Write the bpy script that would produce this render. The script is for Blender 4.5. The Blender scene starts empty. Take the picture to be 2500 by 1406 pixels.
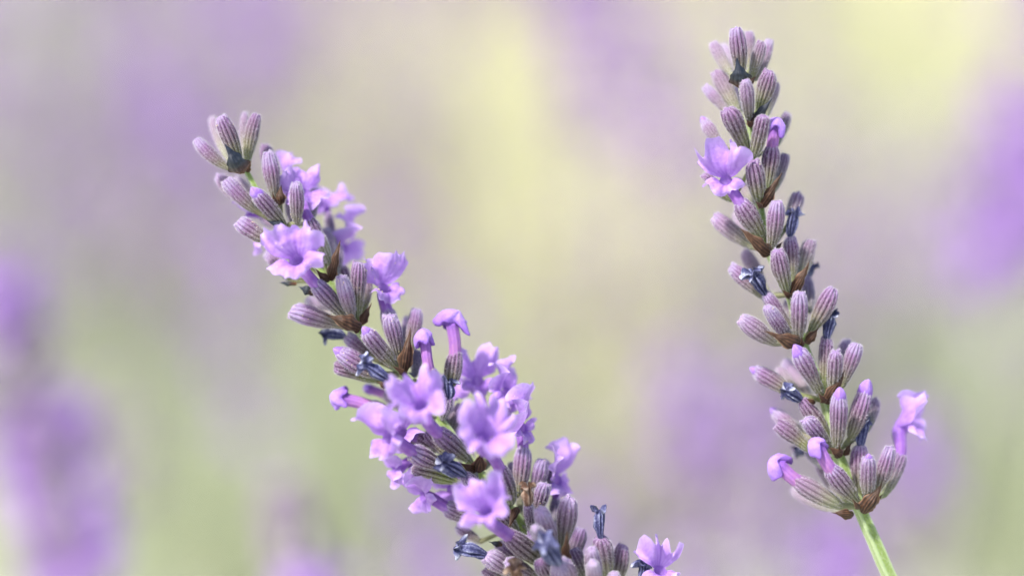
import bpy, math, random
import numpy as np
from mathutils import Vector

# ------------------------------------------------------------------ camera, sky, sun, exposure
scene = bpy.context.scene
COL = scene.collection
PITCH = math.radians(18.0)
FOCUS = 0.278                       # metres from lens to the flower spikes
F0 = np.array([0.0, 0.0, 0.52])     # point in focus at the picture's centre
RIGHT = np.array([1.0, 0.0, 0.0])
UP = np.array([0.0, math.sin(PITCH), math.cos(PITCH)])
FWD = np.array([0.0, math.cos(PITCH), -math.sin(PITCH)])
CAMPOS = F0 - FWD * FOCUS

cam_d = bpy.data.cameras.new('camera')
cam = bpy.data.objects.new('camera', cam_d)
COL.objects.link(cam)
cam.location = CAMPOS
cam.rotation_euler = (math.pi / 2 - PITCH, 0, 0)
cam_d.sensor_width = 36.0
cam_d.lens = 100.0
cam_d.clip_start = 0.01
cam_d.clip_end = 400.0
cam_d.dof.use_dof = True
cam_d.dof.focus_distance = FOCUS - 0.003
cam_d.dof.aperture_fstop = 7.0
scene.camera = cam

SUN_TO = np.array([-0.42, -0.34, 0.84]); SUN_TO /= np.linalg.norm(SUN_TO)
world = bpy.data.worlds.new('World')
scene.world = world
world.use_nodes = True
wn = world.node_tree.nodes; wl = world.node_tree.links
wn.clear()
sky = wn.new('ShaderNodeTexSky'); sky.sky_type = 'NISHITA'; sky.sun_disc = False
sky.sun_elevation = math.asin(SUN_TO[2])
sky.sun_rotation = math.atan2(SUN_TO[0], SUN_TO[1])
sky.dust_density = 2.5
bg = wn.new('ShaderNodeBackground'); bg.inputs['Strength'].default_value = 0.115
wo = wn.new('ShaderNodeOutputWorld')
wl.new(sky.outputs[0], bg.inputs[0]); wl.new(bg.outputs[0], wo.inputs[0])

sun_d = bpy.data.lights.new('sun', 'SUN')
sun_d.energy = 3.2; sun_d.angle = math.radians(5); sun_d.color = (1.0, 0.965, 0.91)
sun = bpy.data.objects.new('sun', sun_d)
COL.objects.link(sun)
sun.rotation_euler = Vector(SUN_TO).to_track_quat('Z', 'Y').to_euler()
sun.location = (-1.2, -1.0, 2.4)

vs = scene.view_settings
vs.view_transform = 'Standard'; vs.look = 'None'; vs.gamma = 1.0
vs.use_curve_mapping = False
vs.exposure = 1.32
scene.render.engine = 'CYCLES'
scene.cycles.use_denoising = True
scene.cycles.denoising_prefilter = 'ACCURATE'
scene.cycles.denoising_input_passes = 'RGB_ALBEDO_NORMAL'
scene.cycles.max_bounces = 8
scene.cycles.sample_clamp_indirect = 6.0

# ------------------------------------------------------------------ helpers
MM = 0.001
rng = np.random.default_rng(11)
random.seed(5)
WLOC = {}

def nrm(v):
    v = np.asarray(v, float)
    return v / (np.linalg.norm(v, axis=-1, keepdims=True) + 1e-12)

def P(px, py, d=0.0):
    """world point: px, py measured on the 2500 x 1406 plane of focus (25 to a millimetre), d mm behind it"""
    s = (FOCUS * 1000 + d) / (FOCUS * 1000)
    return F0 + (RIGHT * (px - 1250) / 25 * s + UP * (703 - py) / 25 * s + FWD * d) * MM

def V(x, y, z):
    """direction: x to the right, y up, z towards the lens"""
    return nrm(RIGHT * x + UP * y - FWD * z)

def ground_at(px, py):
    r = P(px, py, 0) - CAMPOS
    k = -CAMPOS[2] / r[2]
    return CAMPOS + r * k

def make_mesh(name, verts, faces, attrs=None, smooth=True):
    verts = np.asarray(verts, np.float32)
    faces = np.asarray(faces, np.int32)
    me = bpy.data.meshes.new(name)
    nf, k = faces.shape
    me.vertices.add(len(verts)); me.vertices.foreach_set('co', verts.ravel())
    me.loops.add(nf * k); me.loops.foreach_set('vertex_index', faces.ravel())
    me.polygons.add(nf)
    me.polygons.foreach_set('loop_start', np.arange(0, nf * k, k, dtype=np.int32))
    me.polygons.foreach_set('use_smooth', np.full(nf, smooth, dtype=bool))
    me.update(calc_edges=True)
    for a, vals in (attrs or {}).items():
        at = me.attributes.new(a, 'FLOAT', 'POINT')
        at.data.foreach_set('value', np.asarray(vals, np.float32).ravel())
    return me

def add(name, me, mat, parent=None, loc=(0, 0, 0), **props):
    o = bpy.data.objects.new(name, me)
    COL.objects.link(o)
    loc = np.asarray(loc, float)
    WLOC[o.name] = loc
    if parent is not None:
        o.parent = parent
        o.location = loc - WLOC[parent.name]
    else:
        o.location = loc
    if mat is not None and me is not None and not me.materials:
        me.materials.append(mat)
    for k, v in props.items():
        o[k] = v
    return o

def mesh_at(name, verts, faces, mat, parent, loc, attrs=None, smooth=True, **props):
    me = make_mesh(name, np.asarray(verts) - np.asarray(loc), faces, attrs, smooth)
    return add(name, me, mat, parent, loc, **props)

def thing(name, loc, label, cat, group=None):
    o = bpy.data.objects.new(name, None)
    COL.objects.link(o)
    o.empty_display_size = 0.01
    o.location = loc
    WLOC[o.name] = np.asarray(loc, float)
    o['label'] = label; o['category'] = cat
    if group: o['group'] = group
    return o

def grid_faces(nu, nv, wrap):
    """nu rows of nv points"""
    f = []
    i = np.arange(nu - 1)[:, None]; j = np.arange(nv if wrap else nv - 1)[None, :]
    j2 = (j + 1) % nv
    a = i * nv + j; b = i * nv + j2; c = (i + 1) * nv + j2; d = (i + 1) * nv + j
    return np.stack([a, b, c, d], -1).reshape(-1, 4)

def frames(path):
    """tangents and a parallel-transported frame along a polyline"""
    t = nrm(np.gradient(path, axis=0))
    n0 = np.cross(t[0], [0.3, 1.0, 0.2]); n0 = nrm(n0)
    N = [n0]
    for k in range(1, len(path)):
        v = N[-1] - t[k] * np.dot(N[-1], t[k])
        N.append(nrm(v))
    N = np.array(N); B = np.cross(t, N)
    return t, N, B

def spline(pts, n):
    pts = np.asarray(pts, float)
    if len(pts) == 2:
        return pts[0] + (pts[1] - pts[0]) * np.linspace(0, 1, n)[:, None]
    ext = np.vstack([2 * pts[0] - pts[1], pts, 2 * pts[-1] - pts[-2]])
    out = []
    segs = len(pts) - 1
    for s in np.linspace(0, segs - 1e-9, n):
        k = int(s); f = s - k
        p0, p1, p2, p3 = ext[k:k + 4]
        out.append(0.5 * ((2 * p1) + (-p0 + p2) * f + (2 * p0 - 5 * p1 + 4 * p2 - p3) * f * f + (-p0 + 3 * p1 - 3 * p2 + p3) * f ** 3))
    return np.array(out)

def bez(p0, p1, p2, p3, n):
    t = np.linspace(0, 1, n)[:, None]
    return (1 - t) ** 3 * p0 + 3 * (1 - t) ** 2 * t * p1 + 3 * (1 - t) * t * t * p2 + t ** 3 * p3

def sines(p, seed, freq):
    """smooth pseudo noise in -1..1 for an array of points"""
    r = np.random.default_rng(seed)
    out = np.zeros(len(p))
    for k in range(4):
        d = nrm(r.normal(size=3)) * freq * (0.7 + 0.7 * k)
        out += np.sin(p @ d + r.uniform(0, 6.28)) / (1 + 0.6 * k)
    return out / 2.4

# ------------------------------------------------------------------ materials
def new_mat(name):
    m = bpy.data.materials.new(name); m.use_nodes = True
    nt = m.node_tree; nt.nodes.clear()
    out = nt.nodes.new('ShaderNodeOutputMaterial')
    return m, nt, out

class NT:
    def __init__(s, nt): s.nt = nt
    def n(s, t, **kw):
        x = s.nt.nodes.new(t)
        for k, v in kw.items(): setattr(x, k, v)
        return x
    def link(s, a, b): s.nt.links.new(a, b)
    def attr(s, name, typ='GEOMETRY'):
        return s.n('ShaderNodeAttribute', attribute_name=name, attribute_type=typ).outputs['Fac']
    def noise(s, scale, detail=3.0, rough=0.6, vec=None):
        x = s.n('ShaderNodeTexNoise'); x.inputs['Scale'].default_value = scale
        x.inputs['Detail'].default_value = detail; x.inputs['Roughness'].default_value = rough
        if vec is None:
            tc = s.n('ShaderNodeTexCoord'); vec = tc.outputs['Object']
        s.link(vec, x.inputs['Vector'])
        return x.outputs['Fac']
    def ramp(s, fac, stops):
        r = s.n('ShaderNodeValToRGB'); e = r.color_ramp.elements
        while len(e) < len(stops): e.new(0.5)
        for k, (p, c) in enumerate(stops):
            e[k].position = p; e[k].color = (*c, 1) if len(c) == 3 else c
        s.link(fac, r.inputs[0])
        return r.outputs[0]
    def mix(s, fac, a, b):
        m = s.n('ShaderNodeMix', data_type='RGBA')
        for sock, v in ((m.inputs[0], fac), (m.inputs[6], a), (m.inputs[7], b)):
            if isinstance(v, (int, float)): sock.default_value = v
            elif isinstance(v, tuple): sock.default_value = (*v, 1)
            else: s.link(v, sock)
        return m.outputs[2]
    def math(s, op, a, b=None, c=None, clamp=False):
        m = s.n('ShaderNodeMath', operation=op, use_clamp=clamp)
        for k, v in enumerate((a, b, c)):
            if v is None: continue
            if isinstance(v, (int, float)): m.inputs[k].default_value = v
            else: s.link(v, m.inputs[k])
        return m.outputs[0]
    def mapr(s, v, a, b, c=0.0, d=1.0):
        m = s.n('ShaderNodeMapRange', interpolation_type='SMOOTHSTEP')
        s.link(v, m.inputs[0])
        for k, x in zip((1, 2, 3, 4), (a, b, c, d)): m.inputs[k].default_value = x
        return m.outputs[0]
    def bump(s, h, dist, strength=1.0):
        b = s.n('ShaderNodeBump'); b.inputs['Distance'].default_value = dist
        b.inputs['Strength'].default_value = strength
        s.link(h, b.inputs['Height'])
        return b.outputs[0]

def calyx_material():
    m, nt, out = new_mat('calyx_felt'); q = NT(nt)
    along = q.attr('along'); rib = q.attr('rib'); pale = q.attr('pale', 'OBJECT'); green = q.attr('green', 'OBJECT'); blue = q.attr('dusk', 'OBJECT')
    wob = q.math('MULTIPLY_ADD', q.noise(700, 2), 0.35, -0.17)
    a2 = q.math('ADD', q.math('ADD', along, wob), q.math('ADD', q.math('MULTIPLY', green, -0.45), q.math('MULTIPLY_ADD', q.n('ShaderNodeObjectInfo').outputs['Random'], .34, -.12)))
    ridge = q.ramp(a2, [(0.0, (0.205, 0.244, 0.071)), (0.22, (0.205, 0.201, 0.101)), (0.45, (0.171, 0.129, 0.130)), (0.7, (0.178, 0.097, 0.173)), (0.9, (0.220, 0.111, 0.253)), (1.0, (0.288, 0.208, 0.379))])
    groove = q.ramp(a2, [(0.0, (0.109, 0.140, 0.026)), (0.25, (0.083, 0.070, 0.026)), (0.5, (0.048, 0.019, 0.033)), (0.8, (0.064, 0.014, 0.066)), (1.0, (0.153, 0.083, 0.191))])
    gn = q.math('MULTIPLY_ADD', q.noise(3200, 3, .6), .9, -.45)
    rnd = q.n('ShaderNodeObjectInfo').outputs['Random']
    rr = q.mapr(q.math('ADD', q.math('ADD', rib, gn), q.math('MULTIPLY_ADD', rnd, .3, -.15)), 0.2, 0.95)
    c = q.mix(rr, groove, ridge)
    c = q.mix(q.math('MULTIPLY', blue, 0.55), c, (0.115, 0.085, 0.22))
    sp = q.noise(13000, 2.0, 0.75)
    spm = q.mapr(sp, 0.50, 0.68)
    c = q.mix(q.math('MULTIPLY', spm, q.math('MULTIPLY_ADD', rib, 0.38, 0.10)), c, (0.58, 0.54, 0.59))
    c = q.mix(q.math('MULTIPLY', pale, 0.55), c, (0.42, 0.34, 0.42))
    b = q.n('ShaderNodeBsdfPrincipled')
    q.link(c, b.inputs['Base Color'])
    b.inputs['Roughness'].default_value = 0.8
    b.inputs['Specular IOR Level'].default_value = 0.2
    b.inputs['Sheen Weight'].default_value = 0.12
    b.inputs['Sheen Roughness'].default_value = 0.5
    b.inputs['Sheen Tint'].default_value = (0.95, 0.92, 1.0, 1)
    q.link(q.bump(sp, 0.00009, 1.0), b.inputs['Normal'])
    q.link(b.outputs[0], out.inputs[0])
    return m

def sheet_material(name, color_fn, trans=0.4, rough=0.55, tcol=None, sheen=0.2, bump=(2500, 0.00005)):
    m, nt, out = new_mat(name); q = NT(nt)
    c = color_fn(q)
    b = q.n('ShaderNodeBsdfPrincipled')
    b.inputs['Roughness'].default_value = rough
    b.inputs['Specular IOR Level'].default_value = 0.3
    b.inputs['Sheen Weight'].default_value = sheen
    q.link(c, b.inputs['Base Color'])
    if bump:
        q.link(q.bump(q.noise(bump[0], 4.0, 0.65), bump[1], 0.8), b.inputs['Normal'])
    if trans <= 0:
        q.link(b.outputs[0], out.inputs[0]); return m
    t = q.n('ShaderNodeBsdfTranslucent')
    q.link(q.mix(0.5, c, tcol or (0.6, 0.4, 0.8)), t.inputs[0])
    mx = q.n('ShaderNodeMixShader'); mx.inputs[0].default_value = trans
    q.link(b.outputs[0], mx.inputs[1]); q.link(t.outputs[0], mx.inputs[2]); q.link(mx.outputs[0], out.inputs[0])
    return m

def petal_color(q):
    along = q.attr('along'); vein = q.attr('rib')
    base = q.ramp(along, [(0.0, (0.30, 0.11, 0.38)), (0.25, (0.27, 0.11, 0.48)), (0.5, (0.35, 0.17, 0.58)), (0.82, (0.44, 0.26, 0.65)), (1.0, (0.56, 0.42, 0.74))])
    n = q.mapr(q.noise(900, 3), 0.35, 0.7)
    c = q.mix(q.math('MULTIPLY', n, 0.5), base, (0.53, 0.36, 0.70))
    c = q.mix(q.math('MULTIPLY', q.mapr(q.noise(2600, 4, .7), .48, .72), .4), c, (0.31, 0.14, 0.52))
    return q.mix(q.math('MULTIPLY', vein, 0.8), c, (0.20, 0.07, 0.40))

def hood_color(q):
    along = q.attr('along')
    c = q.ramp(along, [(0.0, (0.38, 0.165, 0.34)), (0.35, (0.33, 0.14, 0.41)), (0.55, (0.20, 0.075, 0.42)), (0.75, (0.29, 0.16, 0.55)), (1.0, (0.37, 0.235, 0.60))])
    c = q.mix(q.math('MULTIPLY', q.mapr(q.noise(1800, 4, .65), .4, .7), .45), c, (0.22, 0.09, 0.46))
    c = q.mix(q.math('MULTIPLY', q.mapr(q.noise(9000, 2, .7), .55, .75), .4), c, (0.50, 0.40, 0.66))
    return q.mix(q.math('MULTIPLY', q.attr('rib'), 0.55), c, (0.17, 0.055, 0.29))

def wither_color(q):
    r = q.attr('rib'); al = q.attr('along')
    n = q.noise(5000, 3, 0.7)
    h = q.math('ADD', q.math('MULTIPLY', r, 0.62), q.math('MULTIPLY_ADD', n, 0.8, -0.22))
    return q.ramp(h, [(0.18, (0.007, 0.008, 0.026)), (0.42, (0.028, 0.030, 0.10)), (0.62, (0.11, 0.115, 0.22)), (0.84, (0.40, 0.42, 0.50))])

def dry_color(q):
    h = q.math('ADD', q.math('MULTIPLY', q.attr('rib'), 0.6), q.math('MULTIPLY', q.noise(4000, 3, 0.7), 0.6))
    return q.ramp(h, [(0.2, (0.03, 0.015, 0.01)), (0.55, (0.12, 0.06, 0.035)), (0.9, (0.40, 0.30, 0.22))])

def bract_color(q):
    r = q.attr('rib'); al = q.attr('along')
    h = q.math('ADD', q.math('MULTIPLY', r, 0.45), q.math('MULTIPLY', q.noise(2600, 4, 0.7), 0.7))
    c = q.ramp(h, [(0.3, (0.008, 0.004, 0.003)), (0.6, (0.030, 0.013, 0.007)), (0.95, (0.10, 0.048, 0.025))])
    edge = q.mapr(q.attr('edge'), 0.82, 1.0)
    return q.mix(q.math('MULTIPLY', edge, 0.7), c, (0.26, 0.16, 0.10))

def dark_bract_color(q):
    r = q.attr('rib'); al = q.attr('along')
    c = q.ramp(al, [(0.0, (0.13, 0.06, 0.025)), (0.22, (0.05, 0.026, 0.018)), (0.42, (0.012, 0.016, 0.021)), (1.0, (0.007, 0.010, 0.026))])
    h = q.math('MULTIPLY', q.mapr(q.noise(6000, 3, 0.7), 0.5, 0.75), 0.22)
    return q.mix(h, c, (0.10, 0.12, 0.16))

def stem_color(q):
    r = q.attr('rib')
    c = q.mix(q.mapr(r, 0.2, 0.9), (0.145, 0.215, 0.04), (0.25, 0.32, 0.15))
    c = q.mix(q.math('MULTIPLY', q.mapr(q.noise(5000, 3, 0.7), 0.45, 0.75), 0.45), c, (0.36, 0.40, 0.26))
    return q.mix(q.math('MULTIPLY', q.mapr(q.noise(260, 2), 0.4, 0.7), 0.3), c, (0.28, 0.36, 0.09))

def flat(c): 
    def f(q):
        return q.mix(q.math('MULTIPLY', q.mapr(q.noise(300, 2), 0.3, 0.7), 0.35), c, tuple(min(1, x * 1.35) for x in c))
    return f

M = {}
M['calyx'] = calyx_material()
M['petal'] = sheet_material('petal_lilac', petal_color, 0.34, 0.55, (0.56, 0.33, 0.84), 0.10, (3200, 0.00016))
M['hood'] = sheet_material('petal_hood', hood_color, 0.15, 0.65, (0.5, 0.3, 0.75), 0.08, (5000, 0.00009))
M['wither'] = sheet_material('petal_withered_blue', wither_color, 0.0, 0.75, None, 0.1, (7000, 0.00005))
M['dry'] = sheet_material('petal_dried_brown', dry_color, 0.1, 0.8, (0.6, 0.4, 0.2), 0.1, (5000, 0.00005))
M['bract'] = sheet_material('bract_papery_brown', bract_color, 0.04, 0.55, (0.2, 0.09, 0.04), 0.0, (4500, 0.00005))
M['bract_dark'] = sheet_material('bract_dark_slate', dark_bract_color, 0.0, 0.5, None, 0.0, (5000, 0.00004))
M['stem'] = sheet_material('stem_green', stem_color, 0.0, 0.8, None, 0.35, (6000, 0.00004))
M['hair'] = sheet_material('felt_hair', lambda q: q.mix(0.5, (0.60, 0.56, 0.62), (0.60, 0.56, 0.62)), 0.4, 0.7, (0.60, 0.56, 0.62), 0.0, None)
M['pollen'] = sheet_material('pollen_cream', flat((0.72, 0.60, 0.32)), 0.0, 0.7, None, 0.0, None)
M['far_petal'] = sheet_material('blurred_petal', flat((0.36, 0.20, 0.53)), 0.38, 0.6, (0.50, 0.34, 0.70), 0.1, None)
M['far_calyx'] = sheet_material('blurred_calyx', flat((0.22, 0.16, 0.23)), 0.0, 0.8, None, 0.4, None)
M['far_stem'] = sheet_material('blurred_stem', flat((0.34, 0.38, 0.22)), 0.0, 0.7, None, 0.2, None)

# ------------------------------------------------------------------ flower organs
def tube(path, radii, nseg, radial=None):
    """lofted surface; radial(theta array, k) scales the radius of ring k"""
    t, N, B = frames(path)
    th = np.linspace(0, 2 * math.pi, nseg, endpoint=False)
    ring = np.cos(th)[None, :, None] * N[:, None, :] + np.sin(th)[None, :, None] * B[:, None, :]
    R = np.asarray(radii)[:, None] * (np.ones((len(path), nseg)) if radial is None else radial)
    v = path[:, None, :] + ring * R[:, :, None]
    return v.reshape(-1, 3), grid_faces(len(path), nseg, True), ring

PROF_V = np.array([0, .05, .12, .22, .35, .5, .65, .78, .88, .94, .975, .992, 1.0])
PROF_R = np.array([.42, .50, .62, .76, .89, .97, 1.0, .97, .88, .76, .58, .36, .0])
PROF_R2 = np.array([.40, .50, .64, .80, .93, 1.0, 1.0, .95, .85, .74, .58, .38, .0])

def calyx(parent, node, base, tip, wid, seed, bend=0.0, ribs=13, pale=0.0, green=0.0, dusk=0.0, fuzz=3400, strong=1.0, pollen=0):
    """ribbed felted calyx from its short stalk at the node to its blunt tip; wid in metres"""
    r = np.random.default_rng(seed)
    L = np.linalg.norm(tip - base)
    ax = (tip - base) / L
    toward = node - base
    dn = np.linalg.norm(toward)
    A = base + toward * (1.0 if dn < 0.003 else 0.003 / dn)
    side = nrm(np.cross(ax, FWD))
    mid = (base + tip) / 2 + side * bend * L
    n_neck, n_body = 4, 30
    vb = 1 - (1 - np.linspace(0, 1, n_body)) ** 1.35
    t = vb[:, None]
    body = (1 - t) ** 2 * base + 2 * (1 - t) * t * mid + t * t * tip
    kn = np.linspace(0, 1, n_neck, endpoint=False)[:, None]
    neck = A + (base - A) * kn
    path = np.vstack([neck, body])
    mixk = r.random(); prof = (PROF_R2 * mixk + PROF_R * (1 - mixk)) * (1 + r.uniform(-.10, .10) * np.sin(PROF_V * 3.14 * r.uniform(.8, 1.6)) * 1.0)
    prof = prof * (1 + r.uniform(-.16, .06) * np.exp(-((PROF_V - r.uniform(.15, .4)) / .2) ** 2))
    R = wid / 2
    rad = np.concatenate([np.full(n_neck, 0.26) + np.linspace(0, .10, n_neck), np.interp(vb, PROF_V, prof)]) * R
    per = 6
    nseg = ribs * per
    th = np.linspace(0, 2 * math.pi, nseg, endpoint=False)
    ph = r.uniform(0, 6.28)
    rib = np.abs(np.cos((th * ribs + ph) / 2)) ** 0.8
    alongs = np.concatenate([np.linspace(-0.1, 0, n_neck), vb])
    amp = 0.17 * strong * np.interp(alongs, [-.1, 0, .12, .8, .95, 1], [0, .2, .8, 1, .9, .5])
    radial = 1 - amp[:, None] * (1 - rib)[None, :]
    radial = radial * (1 + 0.035 * np.sin(th * 2 + r.uniform(0, 6))[None, :] + 0.02 * np.sin(alongs * 9 + r.uniform(0, 6))[:, None])
    v, f, ring = tube(path, rad, nseg, radial)
    # small uneven teeth round the tip
    v = v.reshape(len(path), nseg, 3)
    tt = np.interp(alongs, [.86, .95, 1], [0, 1, 0])[:, None] * (np.sin(th * 5 + r.uniform(0, 6)) * r.uniform(.06, .26) + np.sin(th * 3 + r.uniform(0, 6)) * r.uniform(.05, .2) + np.sin(th + r.uniform(0, 6)) * r.uniform(0, .3))[None, :]
    v = v + ax * (tt * R)[:, :, None]
    rough = sines(v.reshape(-1, 3), seed, 2600).reshape(len(path), nseg)
    dent = sines(v.reshape(-1, 3), seed + 50, 1100).reshape(len(path), nseg)
    v = v + ring * ((rough * 0.035 + dent * .07) * R)[:, :, None]
    o = mesh_at('calyx', v.reshape(-1, 3), f, M['calyx'], parent, base,
                {'along': np.repeat(np.clip(alongs, 0, 1), nseg), 'rib': np.tile(rib, len(path))}, pale=float(pale), green=float(green), dusk=float(dusk))
    if fuzz:
        n = int(fuzz)
        i = r.integers(n_neck, len(path) - 2, n); j = r.integers(0, nseg, n)
        keep = rib[j] > r.random(n) * 0.9
        i, j = i[keep], j[keep]; n = len(i)
        a = v[i, j]; b = v[i + 1, j]; k = r.random(n)[:, None]
        c2 = v[i, (j + 1) % nseg]
        p = a + (b - a) * k + (c2 - a) * r.random(n)[:, None]
        nn = ring[i, j]
        tip_n = np.clip((alongs[i] - .8) / .2, 0, 1)[:, None]
        dirv = nrm(nn * (1 - 0.5 * tip_n) + ax * (0.25 + tip_n * 0.6) + r.normal(size=(n, 3)) * 0.45)
        ln = (r.uniform(0.05, 0.19, n) * np.where(r.random(n) < .15, 1.7, 1.0) * MM)[:, None]
        s = nrm(np.cross(dirv, r.normal(size=(n, 3)))) * (r.uniform(0.010, 0.018, n) * MM)[:, None]
        hv = np.stack([p - s, p + s, p + dirv * ln], 1).reshape(-1, 3)
        hf = np.arange(n * 3).reshape(-1, 3)
        mesh_at('felt_hairs', hv, hf, M['hair'], o, base, smooth=False, kind='stuff')
    if pollen:
        specks(o, v[n_neck:-2].reshape(-1, 3), ring[n_neck:-2].reshape(-1, 3), pollen, r, base)
    return o, path[-1], nrm(path[-1] - path[-4]), ax

def specks(parent, pts, nor, n, r, loc):
    k = r.integers(0, len(pts), n)
    # gather them in loose clusters
    c0 = pts[k[: max(2, n // 5)]]
    d = np.linalg.norm(pts[:, None, :] - c0[None], axis=2).min(1)
    pr = np.exp(-(d / 0.0004) ** 2) + 0.06; pr /= pr.sum()
    k = r.choice(len(pts), n, p=pr)
    oct_v = np.array([[1, 0, 0], [-1, 0, 0], [0, 1, 0], [0, -1, 0], [0, 0, 1], [0, 0, -1]], float)
    oct_f = np.array([[0, 2, 4], [2, 1, 4], [1, 3, 4], [3, 0, 4], [2, 0, 5], [1, 2, 5], [3, 1, 5], [0, 3, 5]])
    s = (r.uniform(0.035, 0.075, n) * MM)[:, None, None]
    vv = pts[k][:, None, :] + nor[k][:, None, :] * s * 0.5 + oct_v[None] * s * r.uniform(.7, 1.2, (n, 6, 1))
    ff = (oct_f[None] + (np.arange(n) * 6)[:, None, None]).reshape(-1, 3)
    mesh_at('pollen_grains', vv.reshape(-1, 3), ff, M['pollen'], parent, loc, kind='stuff')

def bud_tip(parent, tip, ax, wid, seed, size=1.0, lean=(0, 0, 0)):
    """purple folded petals just pushing out of the calyx"""
    r = np.random.default_rng(seed)
    R = wid / 2 * 0.80 * size
    h = R * 2.0
    d = nrm(ax + np.asarray(lean))
    vz = np.linspace(0, 1, 14)
    path = (tip - ax * R * 1.1) + ax * (vz * h * 0.5)[:, None] + d * (vz ** 1.3 * h * 0.62)[:, None]
    rad = R * np.interp(vz, [0, .3, .55, .75, .88, .96, 1], [.85, .98, .92, .68, .42, .22, 0])
    th = np.linspace(0, 2 * math.pi, 30, endpoint=False)
    fold = 0.20 * np.abs(np.cos(th * 2.0 + r.uniform(0, 6))) + 0.05 * np.sin(th * 3 + r.uniform(0, 6))
    radial = 1 - np.interp(vz, [0, .5, 1], [0, .6, 1.8])[:, None] * fold[None, :]
    v, f, ring = tube(path, rad, 30, radial)
    v = v + nrm(ring.reshape(-1, 3)) * ((sines(v, seed, 3500) * .12 + sines(v, seed + 2, 8000) * .06) * R)[:, None]
    return mesh_at('petal_bud', v, f, M['hood'], parent, tip, {'along': np.repeat(.55 + .45 * vz, 30), 'rib': np.tile((fold > .09) * .5, 14)})

def hooded(parent, tip, ax, H, over, wid, seed, size=1.0):
    """half open flower: ribbed tube that ends in a folded hood leaning towards 'over'"""
    r = np.random.default_rng(seed)
    rt = wid * 0.34
    rh = 0.00098 * size
    L = np.linalg.norm(H - tip)
    p0 = tip - ax * 0.0009
    dirn = nrm(H - tip)
    path1 = bez(p0, p0 + ax * (L * .45 + .0006), H - nrm(dirn * .8 + ax * .3) * L * .35, H, 18)
    dend = nrm(path1[-1] - path1[-3])
    od = nrm(over)
    # hood: flares out, turns over and closes
    s = np.linspace(0, 1, 15)[1:]
    dd = nrm(dend[None] * (1 - .55 * s)[:, None] + od[None] * (0.25 + .9 * s)[:, None])
    step = np.concatenate([[-.10, -.06], np.full(12, 1.42 / 12)])
    path2 = H + np.cumsum(dd * (step * rh)[:, None], 0)
    path2[0] = H - dend * rh * .14; path2[1] = H - dend * rh * .16
    rad1 = rt * np.interp(np.linspace(0, 1, 18), [0, .35, .75, 1], [1.0, .98, 1.0, 1.12])
    rad2 = rh * np.interp(s, [0.07, .14, .25, .45, .65, .8, .92, 1], [.75, .96, 1.04, 1.02, .88, .66, .36, 0.0])
    path = np.vstack([path1, path2]); rad = np.concatenate([rad1, rad2])
    nseg = 40
    t, N, B = frames(np.vstack([path1, path1[-1] + (np.arange(1, 15) * 1e-4)[:, None] * dend]))
    t2 = np.vstack([t[:18], dd])
    N2 = nrm(N - t2 * (N * t2).sum(1)[:, None]); B2 = np.cross(t2, N2)
    th = np.linspace(0, 2 * math.pi, nseg, endpoint=False)
    ph = r.uniform(0, 6.28)
    hw = np.concatenate([np.zeros(18), np.interp(s, [0, .2, 1], [1, 1, .3])])
    lob = 0.13 * np.cos(th * 2 + ph) + 0.10 * np.cos(th * 5 + ph * 2) + 0.05 * np.sin(th * 7 + ph)
    rib = np.abs(np.cos(th * 4.5 + ph)) ** .7
    radial = 1 + hw[:, None] * lob[None, :] - (1 - hw)[:, None] * 0.10 * (1 - rib)[None, :]
    ring = np.cos(th)[None, :, None] * N2[:, None] + np.sin(th)[None, :, None] * B2[:, None]
    v = (path[:, None] + ring * (rad[:, None] * radial)[:, :, None]).reshape(-1, 3)
    # longer towards the leaning side, narrower across, with a scalloped uneven skirt
    rel = v - np.repeat(path, nseg, 0); hwv = np.repeat(hw, nseg)[:, None]
    odp = nrm(od - dend * np.dot(od, dend) * .6); ac = nrm(np.cross(dend, odp))
    v = v + hwv * (odp * (rel @ odp)[:, None] * .38 - ac * (rel @ ac)[:, None] * .16)
    skirt = np.concatenate([np.zeros(18), np.interp(s, [0, .1, .35, .6], [.7, 1, .7, 0])])
    sk = .34 * np.cos(2 * (th - ph)) + .26 * np.cos(3 * th + ph * 1.7) + .16 * np.sin(5 * th + ph)
    v = v - dend * (skirt[:, None] * sk[None, :] * rh).reshape(-1, 1)
    crease = np.exp(-((np.mod(th - ph + math.pi, 2 * math.pi) - math.pi) / .28) ** 2) + np.exp(-((np.mod(th - ph - 2.2 + math.pi, 2 * math.pi) - math.pi) / .25) ** 2)
    v = v - ring.reshape(-1, 3) * (hw[:, None] * crease[None, :] * rh * .22).reshape(-1, 1)
    v = v + ring.reshape(-1, 3) * ((sines(v, seed, 2600) * .17 + sines(v, seed + 3, 5200) * .12 + sines(v, seed + 4, 9500) * .05) * np.repeat(hw, nseg) * rh)[:, None]
    al = np.concatenate([np.linspace(0, .5, 18), .55 + .45 * s])
    f = grid_faces(len(path), nseg, True)
    ribs = np.concatenate([np.tile(1 - rib, 18), np.zeros(14 * nseg)])
    k = 19 * nseg
    o = mesh_at('corolla_tube', v[:k], f[f.max(1) < k], M['hood'], parent, tip, {'along': np.repeat(al, nseg)[:k], 'rib': ribs[:k]})
    ff = f[f.min(1) >= 18 * nseg] - 18 * nseg
    mesh_at('petal_hood', v[18 * nseg:], ff, M['hood'], parent, tip, {'along': np.repeat(al, nseg)[18 * nseg:], 'rib': ribs[18 * nseg:]})

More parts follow.
